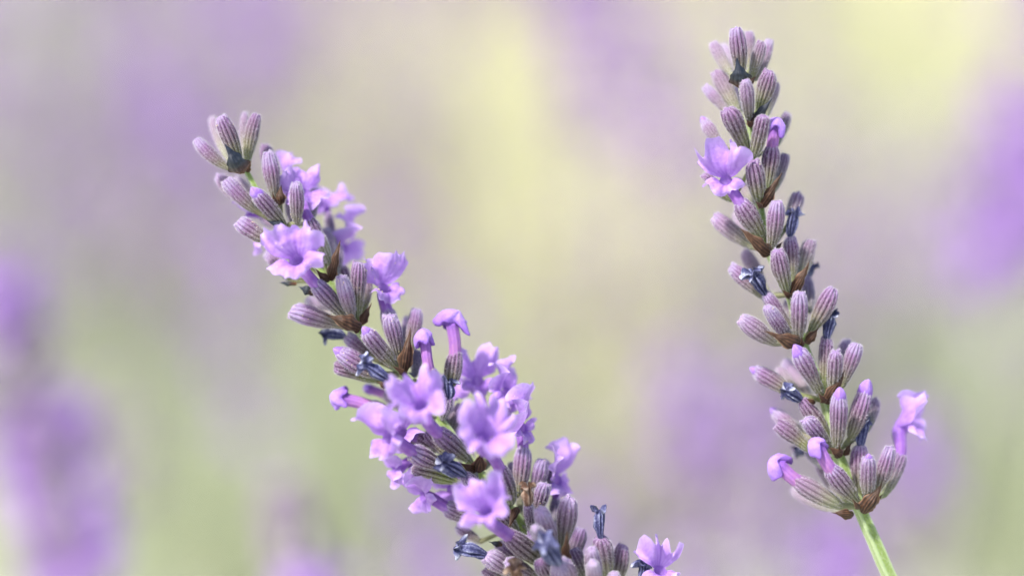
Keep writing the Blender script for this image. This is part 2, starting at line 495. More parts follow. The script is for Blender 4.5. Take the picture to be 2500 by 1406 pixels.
def open_flower(parent, tip, ax, mouth, face, up, wid, seed, size=1.0, upper=3.3, lower=1.9, up_flare=72, low_flare=98, asym=0.0, pollen=0, ruffle=1.0, spread=1.0):
    """two-lipped corolla: tube, two tall upper lobes, three short lower lobes"""
    r = np.random.default_rng(seed)
    size = size * .99
    face = nrm(face); up = nrm(np.asarray(up) - face * np.dot(up, face)); sx = np.cross(up, face)
    L = np.linalg.norm(mouth - tip)
    p0 = tip - ax * 0.001
    rt = wid * 0.33
    path = bez(p0, p0 + ax * (L * .5 + .0008), mouth - face * L * .4, mouth, 16)
    Rm = 0.00066 * size
    rad = np.interp(np.linspace(0, 1, 16), [0, .3, .7, 1], [rt, rt * .95, Rm * .92, Rm])
    th = np.linspace(0, 2 * math.pi, 30, endpoint=False)
    rib = np.abs(np.cos(th * 3.5 + r.uniform(0, 6)))
    v, f, ring = tube(path, rad, 30, 1 - .07 * np.tile(1 - rib, (16, 1)))
    mesh_at('corolla_tube', v, f, M['petal'], parent, tip, {'along': np.repeat(np.linspace(0, .35, 16), 30), 'rib': np.tile(1 - rib, 16) * .8})
    nu, nt_ = 45, 18
    u = np.linspace(-1, 1, nu); au = np.abs(u)
    for li, nm in enumerate(('upper_lip', 'lower_lip')):
        ph = r.uniform(0, 6.28, 6)
        sk = r.uniform(-.1, .1)
        if li == 0:
            # one broad sheet with two rounded lobes and a crease between them
            tc, hw, Ln, fl, curl = math.radians(90 + r.uniform(-6, 6)), math.radians(60 * (.55 + .45 * spread)), upper, math.radians(up_flare + r.uniform(-5, 5)), math.radians(r.uniform(5, 30))
            edge = 1 - .19 * np.exp(-((u - sk) / .15) ** 2) - .42 * au ** 5 - .06 * np.sin(u * 2 + ph[0])
        else:
            # two side flaps and a short tongue that folds down
            tc, hw, Ln, fl, curl = math.radians(270 + r.uniform(-8, 8)), math.radians(84), lower, math.radians(low_flare - 14), math.radians(r.uniform(30, 60))
            edge = .80 + .42 * au ** 1.5 - .17 * np.exp(-((au - .38) / .10) ** 2) - .62 * au ** 9 + .16 * u * np.sin(ph[0])
        Ln = Ln * MM * size
        edge = np.maximum(edge + .055 * np.sin(u * 7 + ph[1]) + .04 * np.sin(u * 17 + ph[2]) + .03 * np.sin(u * 31 + ph[3]), .3)
        th = tc + hw * u * 1.04
        th2 = tc + hw * u * (.60 if li == 0 else .88)
        el = np.stack([np.cos(th) * .92, np.sin(th) * np.where(np.sin(th) > 0, 1.05, .66)], 1)
        e0 = np.cos(th)[:, None] * sx + np.sin(th)[:, None] * up
        e1 = np.cos(th2)[:, None] * sx + np.sin(th2)[:, None] * up
        pos = mouth + (el[:, :1] * sx + el[:, 1:] * up) * Rm - face * Rm * .3
        rows = [pos]; al = [np.full(nu, .3)]
        ds = 1.0 / (nt_ - 1)
        for k in range(1, nt_):
            t = k * ds
            phi = fl * min(1, .30 + 1.1 * t) + curl * t * t + asym * t * u
            phi = phi + ruffle * t * (.40 * np.sin(u * 3.0 + ph[4]) + .72 * t * np.sin(u * 7.5 + ph[5]) + .62 * t * t * np.sin(u * 14 + ph[2]) + .42 * np.sin(t * 6 + ph[3] + u * 3))
            if li == 0: phi = phi + .48 * t * np.cos(2 * math.pi * (u - sk)) + .35 * t * au ** 3
            else: phi = phi + .55 * t * (1 - au) ** 1.5 - .30 * t * au + .8 * t * t * au ** 4
            ee = nrm(e0 * (1 - t) + e1 * t)
            sd = nrm(np.cross(face, e1)) * (u * (.95 if li == 0 else .55) * (1 - t) ** 1.1)[:, None]
            pos = pos + (ee * np.sin(phi)[:, None] + face * np.cos(phi)[:, None] + sd) * (Ln * edge * ds)[:, None]
            rows.append(pos); al.append(np.full(nu, .3 + .7 * t))
        v = np.array(rows).reshape(-1, 3)
        tcol = np.repeat(np.linspace(0, 1, nt_), nu)
        v = v + face * ((sines(v, seed + li, 1900) * .30 + sines(v, seed + li + 9, 3800) * .26 + sines(v, seed + li + 5, 8000) * .09) * MM * size * tcol)[:, None]
        vein = np.clip(np.tile(np.exp(-((u - sk) / .07) ** 2) * .9 + .55 * np.abs(np.sin(u * 13 + ph[1])) ** 4, nt_) * (1 - tcol * .7), 0, 1)
        mesh_at(nm, v, grid_faces(nt_, nu, False), M['petal'], parent, tip, {'along': np.array(al).ravel(), 'rib': vein})
        if pollen:
            specks(parent, v[nu * 4:], np.tile(face, (len(v) - nu * 4, 1)), max(2, pollen // 2), r, tip)

def withered(parent, tip, ax, end, seed, size=1.0, mat='wither', splay=1.0):
    """shrivelled corolla: pinched neck, wrinkled tube, crumpled five-pointed mouth"""
    r = np.random.default_rng(seed)
    L = np.linalg.norm(end - tip)
    d = nrm(end - tip)
    p0 = tip - ax * .0004
    sax = np.array([0, .12, .28, .45, .62, .74, .82, .88, .93, .97, 1.0, 1.0, .97, .92, .86])
    srad = np.array([.26, .36, .62, .80, .82, .74, .68, .72, .86, 1.0, 1.04, .92, .66, .38, 0])
    base = bez(p0, p0 + ax * L * .35, end - d * L * .3, end, 40)
    path = np.array([[np.interp(a, np.linspace(0, 1, 40), base[:, k]) for k in range(3)] for a in sax])
    nseg = 54
    th = np.linspace(0, 2 * math.pi, nseg, endpoint=False)
    ph = r.uniform(0, 6.28, 5)
    wr = np.abs(np.cos(th * 4 + ph[0])) * .6 + .4 * np.abs(np.sin(th * 5.5 + ph[1]))
    mouth = np.interp(sax, [.8, .95, 1], [0, 1, 1]); mouth[-4:] = [1, .8, .5, .2]
    kk = r.uniform(.5, 1.6, 3); star = (.26 * kk[0] * np.cos(5 * th + ph[2]) + .22 * kk[1] * np.cos(3 * th + ph[3]) + .08 * np.sin(8 * th + ph[4])) * splay
    t_, N, B = frames(np.linspace(0, 1, len(sax))[:, None] * (end - p0) + p0)
    ring = np.cos(th)[None, :, None] * N[:, None] + np.sin(th)[None, :, None] * B[:, None]
    radial = 1 - (1 - mouth)[:, None] * .50 * (1 - wr)[None, :] + mouth[:, None] * star[None, :]
    R = .00084 * size
    v = path[:, None] + ring * (srad[:, None] * radial * R)[:, :, None]
    drop = mouth[:, None] * (np.sin(2 * th + ph[1]) * .28 + np.cos(5 * th + ph[2]) * -.26 + np.sin(7 * th + ph[0]) * .12)[None, :]
    v = (v + d * (drop * R)[:, :, None]).reshape(-1, 3)
    nz = sines(v, seed, 5200); nz2 = sines(v, seed + 7, 9000)
    v = v + ring.reshape(-1, 3) * ((nz * .24 + nz2 * .11) * R)[:, None] + d * (nz2 * np.repeat(mouth, nseg) * .16 * R)[:, None]
    rib = ((1 - mouth)[:, None] * wr[None, :] ** 1.3 * .75 + mouth[:, None] * (.45 + .55 * np.clip(star / .5, -1, 1))[None, :]).ravel() + nz * .25
    o = mesh_at('withered_corolla', v, grid_faces(len(sax), nseg, True), M[mat], parent, tip, {'rib': np.clip(rib, 0, 1), 'along': np.repeat(sax, nseg)})
    return o

def bract(parent, tip, base, wid, seed, mat='bract', bulge=.45, curl=.0, twist=0.0):
    """papery pointed bract cupped round the calyx bases"""
    r = np.random.default_rng(seed)
    L = np.linalg.norm(tip - base); ax = (tip - base) / L
    n = nrm(-FWD - ax * np.dot(-FWD, ax)); s = np.cross(ax, n)
    n, s = n * math.cos(twist) + s * math.sin(twist), s * math.cos(twist) - n * math.sin(twist)
    nt_, nu = 30, 25
    t = np.linspace(0, 1, nt_); u = np.linspace(-1, 1, nu)
    w = np.interp(t, [0, .08, .2, .36, .5, .62, .75, .88, 1], [.45, .72, .92, 1.0, .90, .66, .34, .15, .02]) * wid / 2
    ph = r.uniform(0, 6.28, 4)
    wob = 1 + .17 * np.sin(t[:, None] * 8 + ph[0] + np.sign(u)[None] * ph[2]) * np.abs(u)[None] ** 3 + .12 * np.sin(t[:, None] * 19 + ph[1] + np.sign(u)[None] * ph[3]) * np.abs(u)[None] ** 4
    arch = (1 - u ** 2)[None, :] * (w * bulge * 1.6)[:, None]
    ridge = np.abs(np.sin(u * 7.5 + ph[3])) ** .6
    v = base + ax * (t * L)[:, None, None] + s * (u[None, :] * w[:, None] * wob)[:, :, None] + n * (arch + curl * L * t[:, None] ** 2 + .12 * L * np.sin(t * math.pi)[:, None])[:, :, None]
    v = v + n * (((ridge - .5)[None, :] * .15 * w[:, None]) + .12 * w[:, None] * np.sin(t * 6 + ph[2])[:, None] * u[None, :])[:, :, None]
    v = v.reshape(-1, 3)
    v = v + n * ((sines(v, seed, 2600) * .12 + sines(v, seed + 1, 6000) * .06) * wid)[:, None] + s * (sines(v, seed + 2, 3600) * wid * .05)[:, None]
    # thickness: a second skin a little behind the first, joined round the rim
    v2 = v - n * .00004
    f = grid_faces(nt_, nu, False); k = len(v)
    f2 = f[:, ::-1] + k
    rim = list(range(nu)) + [i * nu + nu - 1 for i in range(1, nt_)] + [(nt_ - 1) * nu + j for j in range(nu - 2, -1, -1)] + [i * nu for i in range(nt_ - 2, 0, -1)]
    fr = np.array([[a, b, b + k, a + k] for a, b in zip(rim, rim[1:] + rim[:1])])
    at = {'along': np.tile(np.repeat(t, nu), 2), 'rib': np.tile(np.tile(ridge, nt_), 2), 'edge': np.tile(np.tile(np.abs(u), nt_), 2)}
    return mesh_at('bract', np.vstack([v, v2]), np.vstack([f, f2, fr]), M[mat], parent, base, at)

def stem(parent, pts, radii, n=90, nseg=48):
    path = spline(pts, n)
    rad = np.interp(np.linspace(0, 1, n), np.linspace(0, 1, len(radii)), radii)
    th = np.linspace(0, 2 * math.pi, nseg, endpoint=False)
    rib = np.abs(np.cos(th * 2)) ** 3 * .8 + .2 * np.abs(np.cos(th * 4))
    v, f, ring = tube(path, rad, nseg, 0.78 + .30 * np.tile(rib, (n, 1)))
    v = v + ring.reshape(-1, 3) * ((sines(v, 3, 900) * .04 + sines(v, 4, 3500) * .03) * np.repeat(rad, nseg))[:, None]
    o = mesh_at('stem', v, f, M['stem'], parent, WLOC[parent.name], {'rib': np.tile(rib, n), 'along': np.repeat(np.linspace(0, 1, n), nseg)})
    r = np.random.default_rng(8)
    near = np.where(path[:, 2] > .44)[0]
    k = 9000
    i = r.choice(near[:-1], k); j = r.integers(0, nseg, k)
    vv = v.reshape(n, nseg, 3)
    p = vv[i, j] + (vv[i + 1, j] - vv[i, j]) * r.random(k)[:, None] + (vv[i, (j + 1) % nseg] - vv[i, j]) * r.random(k)[:, None]
    dv = nrm(ring[i, j] + r.normal(size=(k, 3)) * .5)
    sv = nrm(np.cross(dv, r.normal(size=(k, 3)))) * .000012
    hv = np.stack([p - sv, p + sv, p + dv * (r.uniform(.04, .13, k) * MM)[:, None]], 1).reshape(-1, 3)
    mesh_at('felt_hairs', hv, np.arange(k * 3).reshape(-1, 3), M['hair'], o, WLOC[parent.name], smooth=False, kind='stuff')
    return o, path

# ------------------------------------------------------------------ data of the two sharp spikes
# calyx rows: (tip x, tip y, base x, base y, width, depth of tip in mm, options)
seedc = [100]
def whorl(sp, node, rows):
    N = P(node[0], node[1], node[2] if len(node) > 2 else 0)
    nd = node[2] if len(node) > 2 else 0
    for row in rows:
        tx, ty, bx, by, w, d = row[:6]
        o = row[6] if len(row) > 6 else {}
        seedc[0] += 1; sd = seedc[0]
        d0 = o.get('d0', nd + (d - nd) * .4)
        base = P(bx, by, d0); tip = P(tx, ty, d)
        wid = w / 25 * MM * (1 + d / 278)
        cal, tp, tang, ax = calyx(sp, N, base, tip, wid, sd, bend=o.get('bend', rng.uniform(-.03, .03)), pale=o.get('pale', 0), green=o.get('green', 0), dusk=o.get('dusk', 0),
                                  pollen=o.get('pollen', 0), strong=o.get('strong', rng.uniform(.7, 1.15)), ribs=o.get('ribs', int(rng.integers(11, 14))))
        if 'bud' in o:
            bud_tip(cal, tp, ax, wid, sd, o['bud'])
        if 'hood' in o:
            hx, hy, ov, sz = o['hood'][:4]
            hooded(cal, tp, ax, P(hx, hy, o['hood'][4] if len(o['hood']) > 4 else d), V(*ov), wid, sd, sz)
        if 'open' in o:
            q = dict(o['open'])
            mx, my, md = q.pop('at'); fc = V(*q.pop('face')); up = V(*q.pop('up'))
            open_flower(cal, tp, ax, P(mx, my, md), fc, up, wid, sd, **q)
        if 'wither' in o:
            ex, ey, sz = o['wither'][:3]
            withered(cal, tp, ax, P(ex, ey, o['wither'][3] if len(o['wither']) > 3 else d), sd, sz, o.get('wmat', 'wither'))

def bracts(sp, rows):
    for tx, ty, bx, by, w, d, mat, *rest in rows:
        seedc[0] += 1
        bract(sp, P(tx, ty, d), P(bx, by, d * .6), w / 25 * MM, seedc[0], 'bract_dark' if mat == 'k' else 'bract', *(rest or []))

# ---- leaning spike with open flowers
left_root = np.array([0.075, 0.05, 0.0])
LS = thing('lavender_spike', left_root, 'leaning lavender spike crowded with open ruffled lilac flowers on its lower half', 'lavender')
lp = [P(598, 414), P(640, 486), P(692, 560), P(752, 628), P(806, 690), P(877, 808), P(985, 914), P(1068, 1020, 0), P(1158, 1148, 1), P(1268, 1282, 1), P(1350, 1400, 1), P(1460, 1530, 1)]
lp += [P(1700, 2000, 10), np.array([0.05, 0.03, 0.30]), left_root]
stem(LS, lp, np.array([.30, .30, .32, .36, .42, .48, .52, .60, .74, .84, .86, .88, .9, 1.0, 1.1]) * MM, 160)

whorl(LS, (598, 414), [
    (478, 338, 556, 410, 32, 0, dict(bend=.12, strong=.6)), (537, 284, 584, 398, 44, -3, dict(strong=1.2, pollen=6)), (516, 286, 556, 390, 28, 6, dict(pale=.5)),
    (598, 275, 596, 384, 23, 4, dict(pale=.35)), (628, 277, 604, 398, 32, 1, dict(bend=.08, green=.2))])
bracts(LS, [(550, 350, 592, 420, 50, -4.5, 'k', .5), (612, 392, 602, 420, 16, -1, 'b'), (556, 402, 596, 421, 16, -3, 'b')])
whorl(LS, (688, 552), [
    (653, 370, 670, 480, 39, -1.5, dict(bend=-.02)), (647, 354, 680, 478, 36, 4, {}), (549, 438, 624, 514, 42, -.5, dict(bend=.05)),
    (533, 430, 602, 500, 36, 4, dict(pale=.2)), (577, 434, 632, 494, 24, 8, dict(pale=.6)),
    (624, 470, 692, 548, 44, -4, dict(bud=1.0, strong=1.3)), (722, 446, 724, 546, 37, -3.5, dict(pollen=8, bend=-.02)), (768, 462, 758, 545, 26, 3, dict(dusk=.6)),
    (712, 478, 716, 560, 34, 6, dict(dusk=.5, open=dict(at=(702, 440, 6), face=(-.55, .25, .4), up=(.2, 1, .2), upper=2.9, lower=1.7, size=.95))),
    (640, 528, 690, 556, 30, 5, dict(open=dict(at=(604, 516, 5), face=(-1, .1, .1), up=(-.1, 1, -.2), upper=2.2, lower=1.4, size=.85, up_flare=40)))])
bracts(LS, [(686, 452, 682, 500, 26, -1, 'b'), (664, 470, 676, 502, 14, -3, 'b'), (650, 538, 702, 562, 26, -3, 'k')])
whorl(LS, (806, 688), [
    (754, 536, 800, 622, 42, -1, dict(strong=1.2, dusk=.25, open=dict(at=(744, 470, 1), face=(.35, .55, .6), up=(-.4, 1, -.3), upper=2.8, lower=2.2, size=1.05))),
    (774, 574, 804, 640, 36, -3.5, dict(green=.8, pale=.35)), (760, 582, 792, 646, 32, -1, dict(strong=1.3)), (796, 558, 816, 650, 30, 5, dict(pale=.4, dusk=.3)),
    (580, 538, 652, 586, 41, -2, dict(bend=.05, pollen=10, d0=-2)), (652, 616, 712, 684, 36, 3, dict(pollen=4)),
    (820, 600, 818, 672, 34, 5, dict(open=dict(at=(840, 600, 8), face=(.7, .1, .3), up=(-.2, 1, .2), upper=3.4, lower=2.4, size=1.15))),
    (664, 586, 740, 640, 36, 4, dict(open=dict(at=(620, 580, 4), face=(-.8, -.3, .1), up=(-.3, .7, .4), upper=1.7, lower=2.2, size=.85))),
    (800, 520, 812, 640, 26, 7, dict(dusk=.3, open=dict(at=(792, 500, 8), face=(-.1, .9, .3), up=(.3, .3, -.8), upper=3.0, lower=1.8, size=.95)))])
bracts(LS, [(831, 586, 806, 684, 26, -3, 'b', .5), (768, 656, 802, 686, 20, -3, 'b'), (680, 690, 724, 694, 12, 1, 'k'), (728, 700, 770, 716, 24, 0, 'k')])
whorl(LS, (878, 806), [
    (708, 758, 818, 792, 52, -1, dict(bend=-.03, pollen=22, pale=.15)), (752, 730, 806, 772, 32, 6, dict(pale=.6)),
    (766, 690, 838, 770, 46, -3, dict(strong=1.4, dusk=.2, open=dict(at=(722, 636, -6), face=(-.30, .50, .78), up=(-.16, 1, -.1), upper=3.7, lower=2.5, size=1.1, up_flare=40, low_flare=78, pollen=10))),
    (834, 674, 860, 772, 40, -4, dict(pollen=12, pale=.15)), (877, 640, 872, 770, 43, -2, dict(strong=1.2, pollen=8)), (896, 672, 890, 752, 28, 2, dict(green=.4)), (834, 652, 862, 750, 34, 4, {})])
bracts(LS, [(796, 768, 880, 800, 40, -4, 'b', .4), (907, 738, 882, 792, 20, -1, 'b')])
whorl(LS, (988, 912), [
    (943, 754, 974, 872, 48, 1, dict(strong=1.2, pollen=8, open=dict(at=(938, 704, 0), face=(.35, .55, .62), up=(-.25, 1, -.1), upper=3.7, lower=1.9, size=1.0, up_flare=52, low_flare=80, pollen=14, spread=.6))),
    (950, 770, 974, 872, 43, -3, dict(pollen=14)), (1018, 754, 1000, 856, 37, 2, dict(pollen=5)), (992, 774, 990, 856, 24, 5, dict(dusk=.7)),
    (846, 822, 912, 874, 42, 2, dict(strong=1.3, wither=(790, 816, .85))), (893, 808, 960, 888, 48, -4, dict(bud=.7, pollen=12, bend=.03)),
    (826, 858, 926, 916, 50, -2, dict(bud=.7, pollen=6, bend=.03)), (815, 894, 922, 930, 40, 0, dict(bend=-.07, green=.15, pollen=4)),
    (1018, 856, 1012, 916, 30, 3, dict(dusk=1.0)),
    (1112, 860, 1098, 946, 46, 0, dict(strong=1.3, pollen=8, hood=(1104, 790, (.8, .5, .2), 1.2))),
    (1046, 896, 1066, 970, 40, -3, dict(pollen=4, hood=(1037, 834, (-.2, .8, .6), 1.15)))])
bracts(LS, [(1002, 800, 986, 912, 34, -2.5, 'b', .45), (958, 894, 992, 914, 16, -3, 'b'), (918, 930, 946, 944, 16, -1, 'b')])
whorl(LS, (1072, 1024), [
    (956, 934, 1016, 998, 40, -5, dict(pale=.3, pollen=12, wither=(884, 884, 1.0, -6))),
    (896, 988, 976, 1028, 46, 1, dict(pale=.3, pollen=10, hood=(838, 974, (-.9, .15, .2), 1.15))),
    (940, 962, 1000, 1004, 34, 5, dict(pale=.4, hood=(902, 950, (-.5, .2, .1), .6))),
    (1096, 972, 1080, 1022, 30, -1, dict(dusk=.6, wither=(1092, 928, 1.0, -1))),
    (1040, 1054, 1098, 1116, 40, 0, dict(strong=1.2, pollen=4, bend=-.03)),
    (1020, 1066, 1072, 1096, 44, 1, dict(pollen=4, open=dict(at=(978, 1060, -1), face=(-.5, .35, .7), up=(-.5, 1, -.1), upper=2.8, lower=2.2, size=1.0))),
    (968, 1062, 1050, 1100, 44, 3, dict(pale=.2)), (1130, 990, 1100, 1060, 38, 3, dict(strong=1.2)), (1060, 940, 1076, 1020, 36, 4, dict(dusk=.3))])
whorl(LS, (1160, 1146), [
    (1066, 1054, 1140, 1118, 50, -6, dict(strong=1.3, dusk=.15, pollen=6, open=dict(at=(1028, 992, -11), face=(-.28, .66, .66), up=(-.22, 1, -.3), upper=3.6, lower=2.7, size=1.05, up_flare=42, low_flare=70, ruffle=1.35))),
    (1002, 1100, 1082, 1140, 50, -5, dict(strong=1.2, pollen=8, open=dict(at=(944, 1072, -8), face=(-.72, .05, .55), up=(-.35, 1, .2), upper=3.3, lower=2.0, size=1.08, up_flare=66))),
    (1006, 1146, 1120, 1178, 40, -2, dict(green=.8, bend=-.06)), (994, 1128, 1060, 1160, 30, 3, dict(pollen=4)),
    (1135, 1162, 1166, 1190, 34, -5, dict(dusk=.8, wither=(1076, 1126, 1.15, -6))),
    (1178, 985, 1176, 1090, 34, 3, dict(open=dict(at=(1166, 930, 3), face=(.15, .45, .6), up=(-.25, 1, -.2), upper=3.3, lower=1.8, size=1.0, spread=.7))),
    (1206, 1010, 1190, 1094, 32, -1, dict(strong=1.2)),
    (1240, 1000, 1206, 1092, 36, 3, dict(open=dict(at=(1240, 960, 2), face=(.55, .5, .5), up=(-.3, 1, -.1), upper=3.0, lower=2.2, size=1.05, pollen=6))),
    (1120, 1040, 1152, 1122, 40, 3, {}), (1060, 1008, 1122, 1092, 40, 4, dict(pale=.2)), (1206, 1076, 1184, 1140, 36, 3, dict(dusk=.3)),
    (1096, 1000, 1130, 1100, 36, 5, dict(open=dict(at=(1084, 972, 4), face=(-.2, .7, .5), up=(.3, 1, -.2), upper=2.8, lower=1.9, size=.95))),
    (1010, 1118, 1080, 1150, 34, 2, dict(open=dict(at=(962, 1150, 2), face=(-.8, -.1, .4), up=(-.2, 1, .1), upper=2.6, lower=1.9, size=.95))),
    (1279, 1090, 1266, 1208, 45, 0, dict(strong=1.2, pollen=18, open=dict(at=(1276, 1042, 0), face=(.62, .35, .5), up=(-.55, .9, .15), upper=3.9, lower=1.9, size=1.02, pollen=12, up_flare=60))),
    (1220, 1142, 1250, 1228, 46, -5, dict(pollen=6, open=dict(at=(1180, 1070, -12), face=(.20, .62, .70), up=(.05, 1, -.3), upper=3.7, lower=2.8, size=1.08, up_flare=44, low_flare=70, ruffle=1.35)))])
bracts(LS, [(1178, 1100, 1168, 1150, 34, -4, 'b'), (1122, 1128, 1160, 1150, 22, -4, 'b'), (1240, 1290, 1262, 1240, 22, -4, 'b')])
whorl(LS, (1270, 1280, 1), [
    (1326, 1120, 1304, 1216, 40, 0, dict(dusk=.35, pollen=4)), (1340, 1130, 1322, 1222, 32, 3, dict(dusk=.6)),
    (1290, 1232, 1298, 1296, 28, -5, dict(dusk=.5, wither=(1286, 1184, .85, -5), wmat='dry')),
    (1358, 1216, 1356, 1280, 32, 3, dict(dusk=.8, open=dict(at=(1362, 1170, 3), face=(.6, .25, .45), up=(-.45, 1, .1), upper=3.7, lower=2.2, size=1.02, pollen=14, up_flare=62))),
    (1087, 1238, 1146, 1266, 46, 0, dict(pale=.2, open=dict(at=(1032, 1212, 0), face=(-.75, -.15, .5), up=(-.6, .75, .2), upper=3.2, lower=1.9, size=.98))),
    (1114, 1285, 1172, 1322, 28, 2, dict(pollen=10)), (1176, 1186, 1240, 1262, 44, -1, dict(strong=1.2, pollen=4)), (1252, 1128, 1270, 1232, 38, 4, dict(dusk=.3)),
    (1140, 1204, 1222, 1264, 40, 3, dict(pale=.2, open=dict(at=(1104, 1192, 2), face=(-.4, .5, .6), up=(-.3, 1, -.1), upper=2.8, lower=2.0, size=1.0))), (1216, 1250, 1262, 1300, 36, -2, dict(green=.3)),
    (1330, 1180, 1308, 1260, 40, -2, dict(pollen=6)), (1214, 1325, 1268, 1366, 32, 1, dict(strong=1.3, dusk=.3)),
    (1236, 1303, 1336, 1378, 52, -6, dict(strong=1.2, green=.25, open=dict(at=(1186, 1250, -12), face=(-.22, .60, .70), up=(-.35, 1, -.3), upper=3.4, lower=2.6, size=1.05, up_flare=46, low_flare=70, ruffle=1.35)))])
bracts(LS, [(1192, 1322, 1226, 1330, 14, -1, 'k')])
whorl(LS, (1352, 1402, 1), [
    (1186, 1354, 1252, 1400, 48, -2, dict(pale=.4, pollen=6, wither=(1116, 1336, 1.05, -2))), (1182, 1388, 1250, 1424, 40, 1, dict(pollen=4)),
    (1262, 1416, 1290, 1440, 40, -8, dict(wither=(1258, 1380, .95, -9), wmat='dry')),
    (1319, 1246, 1354, 1322, 46, -7, dict(pale=.35, pollen=4)), (1304, 1288, 1344, 1340, 36, -10, dict(pale=.6)),
    (1364, 1376, 1372, 1430, 46, -9, dict(dusk=.5, wither=(1326, 1322, 1.35, -11))),
    (1290, 1308, 1342, 1392, 44, -3, dict(strong=1.2)), (1238, 1372, 1312, 1414, 42, -4, dict(pale=.2)), (1342, 1278, 1354, 1374, 46, 1, dict(pollen=6)), (1420, 1290, 1392, 1380, 42, 2, dict(dusk=.3)),
    (1391, 1214, 1374, 1330, 54, -4, dict(pale=.25, pollen=6)), (1370, 1370, 1400, 1450, 54, -8, dict(pale=.4)), (1398, 1340, 1430, 1410, 38, 0, dict(strong=1.4, dusk=.5)),
    (1412, 1342, 1410, 1380, 20, 2, dict(pale=.5, wither=(1416, 1316, .55, 2), wmat='dry')), (1318, 1372, 1350, 1420, 40, -6, dict(green=.5))])
bracts(LS, [(1384, 1296, 1380, 1372, 28, -7, 'b')])
whorl(LS, (1470, 1500, 1), [
    (1466, 1312, 1482, 1410, 48, -2, dict(pale=.15, wither=(1463, 1240, .85, -2))), (1444, 1338, 1456, 1440, 42, -6, dict(pale=.3)), (1446, 1372, 1450, 1450, 40, -8, dict(pale=.5)),
    (1522, 1328, 1506, 1426, 42, 1, {}), (1492, 1334, 1494, 1420, 28, 4, dict(dusk=.4)), (1500, 1400, 1500, 1480, 36, -6, dict(pale=.5)),
    (1602, 1440, 1570, 1500, 44, -3, dict(open=dict(at=(1612, 1392, -4), face=(.15, .7, .6), up=(-.1, 1, -.2), upper=3.6, lower=1.5, size=1.0, up_flare=22, spread=.55))),
    (1572, 1432, 1550, 1490, 34, -2, dict(dusk=.7, wither=(1572, 1372, 1.0, -3)))])

# ---- upright spike of closed buds
right_root = np.array([0.115, 0.055, 0.0])
RS = thing('lavender_spike', right_root, 'slender lavender spike of mostly closed ribbed buds on a bare green stem', 'lavender')
rp = [P(1806, 160), P(1809, 205), P(1829, 304), P(1843, 388), P(1856, 505), P(1880, 618), P(1930, 724), P(1961, 842), P(2016, 980), P(2046, 1108), P(2098, 1238), P(2134, 1320), P(2172, 1406), P(2220, 1500)]
rp += [P(2400, 1900, 5), np.array([0.088, 0.04, 0.30]), right_root]
stem(RS, rp, np.array([.22, .28, .30, .34, .38, .42, .46, .52, .56, .60, .66, .68, .70, .72, .85, 1.0, 1.1]) * MM, 170)
whorl(RS, (1810, 206), [
    (1797, 68, 1808, 182, 44, -3, dict(strong=1.2)), (1829, 78, 1830, 172, 27, 3, dict(pale=.2)), (1861, 101, 1836, 192, 30, -1, dict(green=.55, pale=.2)),
    (1880, 96, 1848, 192, 28, 2, dict(pale=.25, green=.2)), (1740, 104, 1786, 182, 30, 4, dict(pale=.45)), (1766, 112, 1796, 176, 28, 8, dict(pale=.7))])
bracts(RS, [(1800, 141, 1808, 211, 46, -4.5, 'k', .55), (1846, 186, 1822, 211, 20, -1, 'b')])
whorl(RS, (1830, 304), [
    (1820, 195, 1829, 294, 34, -4.5, dict(pale=.2, green=.15)), (1882, 173, 1852, 270, 45, -2, dict(strong=1.1)), (1895, 202, 1872, 282, 28, 3, dict(pale=.3, green=.2)),
    (1748, 173, 1802, 276, 42, 3, dict(pale=.35)), (1720, 210, 1782, 280, 31, 2, dict(pale=.35)), (1798, 214, 1814, 288, 30, 7, dict(pale=.6))])
bracts(RS, [(1886, 240, 1830, 309, 30, -2.5, 'k', .4), (1822, 292, 1832, 308, 14, -4, 'b')])
whorl(RS, (1843, 386), [
    (1777, 265, 1822, 362, 49, -4, dict(strong=1.4)), (1864, 282, 1840, 382, 42, -4, dict(strong=1.1)), (1924, 275, 1898, 352, 28, 3, dict(dusk=.5)),
    (1719, 295, 1760, 352, 32, 2, dict(pale=.35, bud=.9)), (1718, 424, 1790, 492, 31, 0, dict(green=.4))])
bracts(RS, [(1816, 360, 1838, 402, 34, -1, 'b')])
whorl(RS, (1856, 502), [
    (1886, 355, 1874, 460, 44, -1, dict(strong=1.3, hood=(1892, 318, (.35, .8, .4), 1.08))), (1918, 376, 1890, 464, 32, 2, dict(dusk=.5, green=.2)),
    (1838, 393, 1854, 494, 45, -4, dict(strong=1.1, pollen=5)), (1800, 440, 1846, 500, 30, 5, dict(pale=.5))])
bracts(RS, [(1910, 421, 1855, 506, 30, -2.5, 'b', .4), (1846, 492, 1858, 506, 14, -4, 'b')])
whorl(RS, (1880, 614), [
    (1805, 492, 1862, 580, 47, -3, dict(strong=1.1, open=dict(at=(1771, 440, -3), face=(-.34, .48, .78), up=(.02, 1, -.1), upper=4.3, lower=2.0, size=.98, up_flare=34, low_flare=80, spread=.72))),
    (1898, 490, 1884, 604, 43, -3.5, dict(strong=1.2)), (1742, 528, 1836, 602, 42, 2, dict(pale=.35, green=.3, pollen=4)), (1798, 520, 1850, 600, 34, 7, dict(pale=.6)),
    (1950, 473, 1930, 540, 36, 3, dict(dusk=.4)), (1846, 560, 1868, 610, 26, 5, dict(green=.6))])
bracts(RS, [(1806, 558, 1880, 620, 36, -3.5, 'b', .35), (1912, 590, 1884, 618, 18, -1, 'b')])
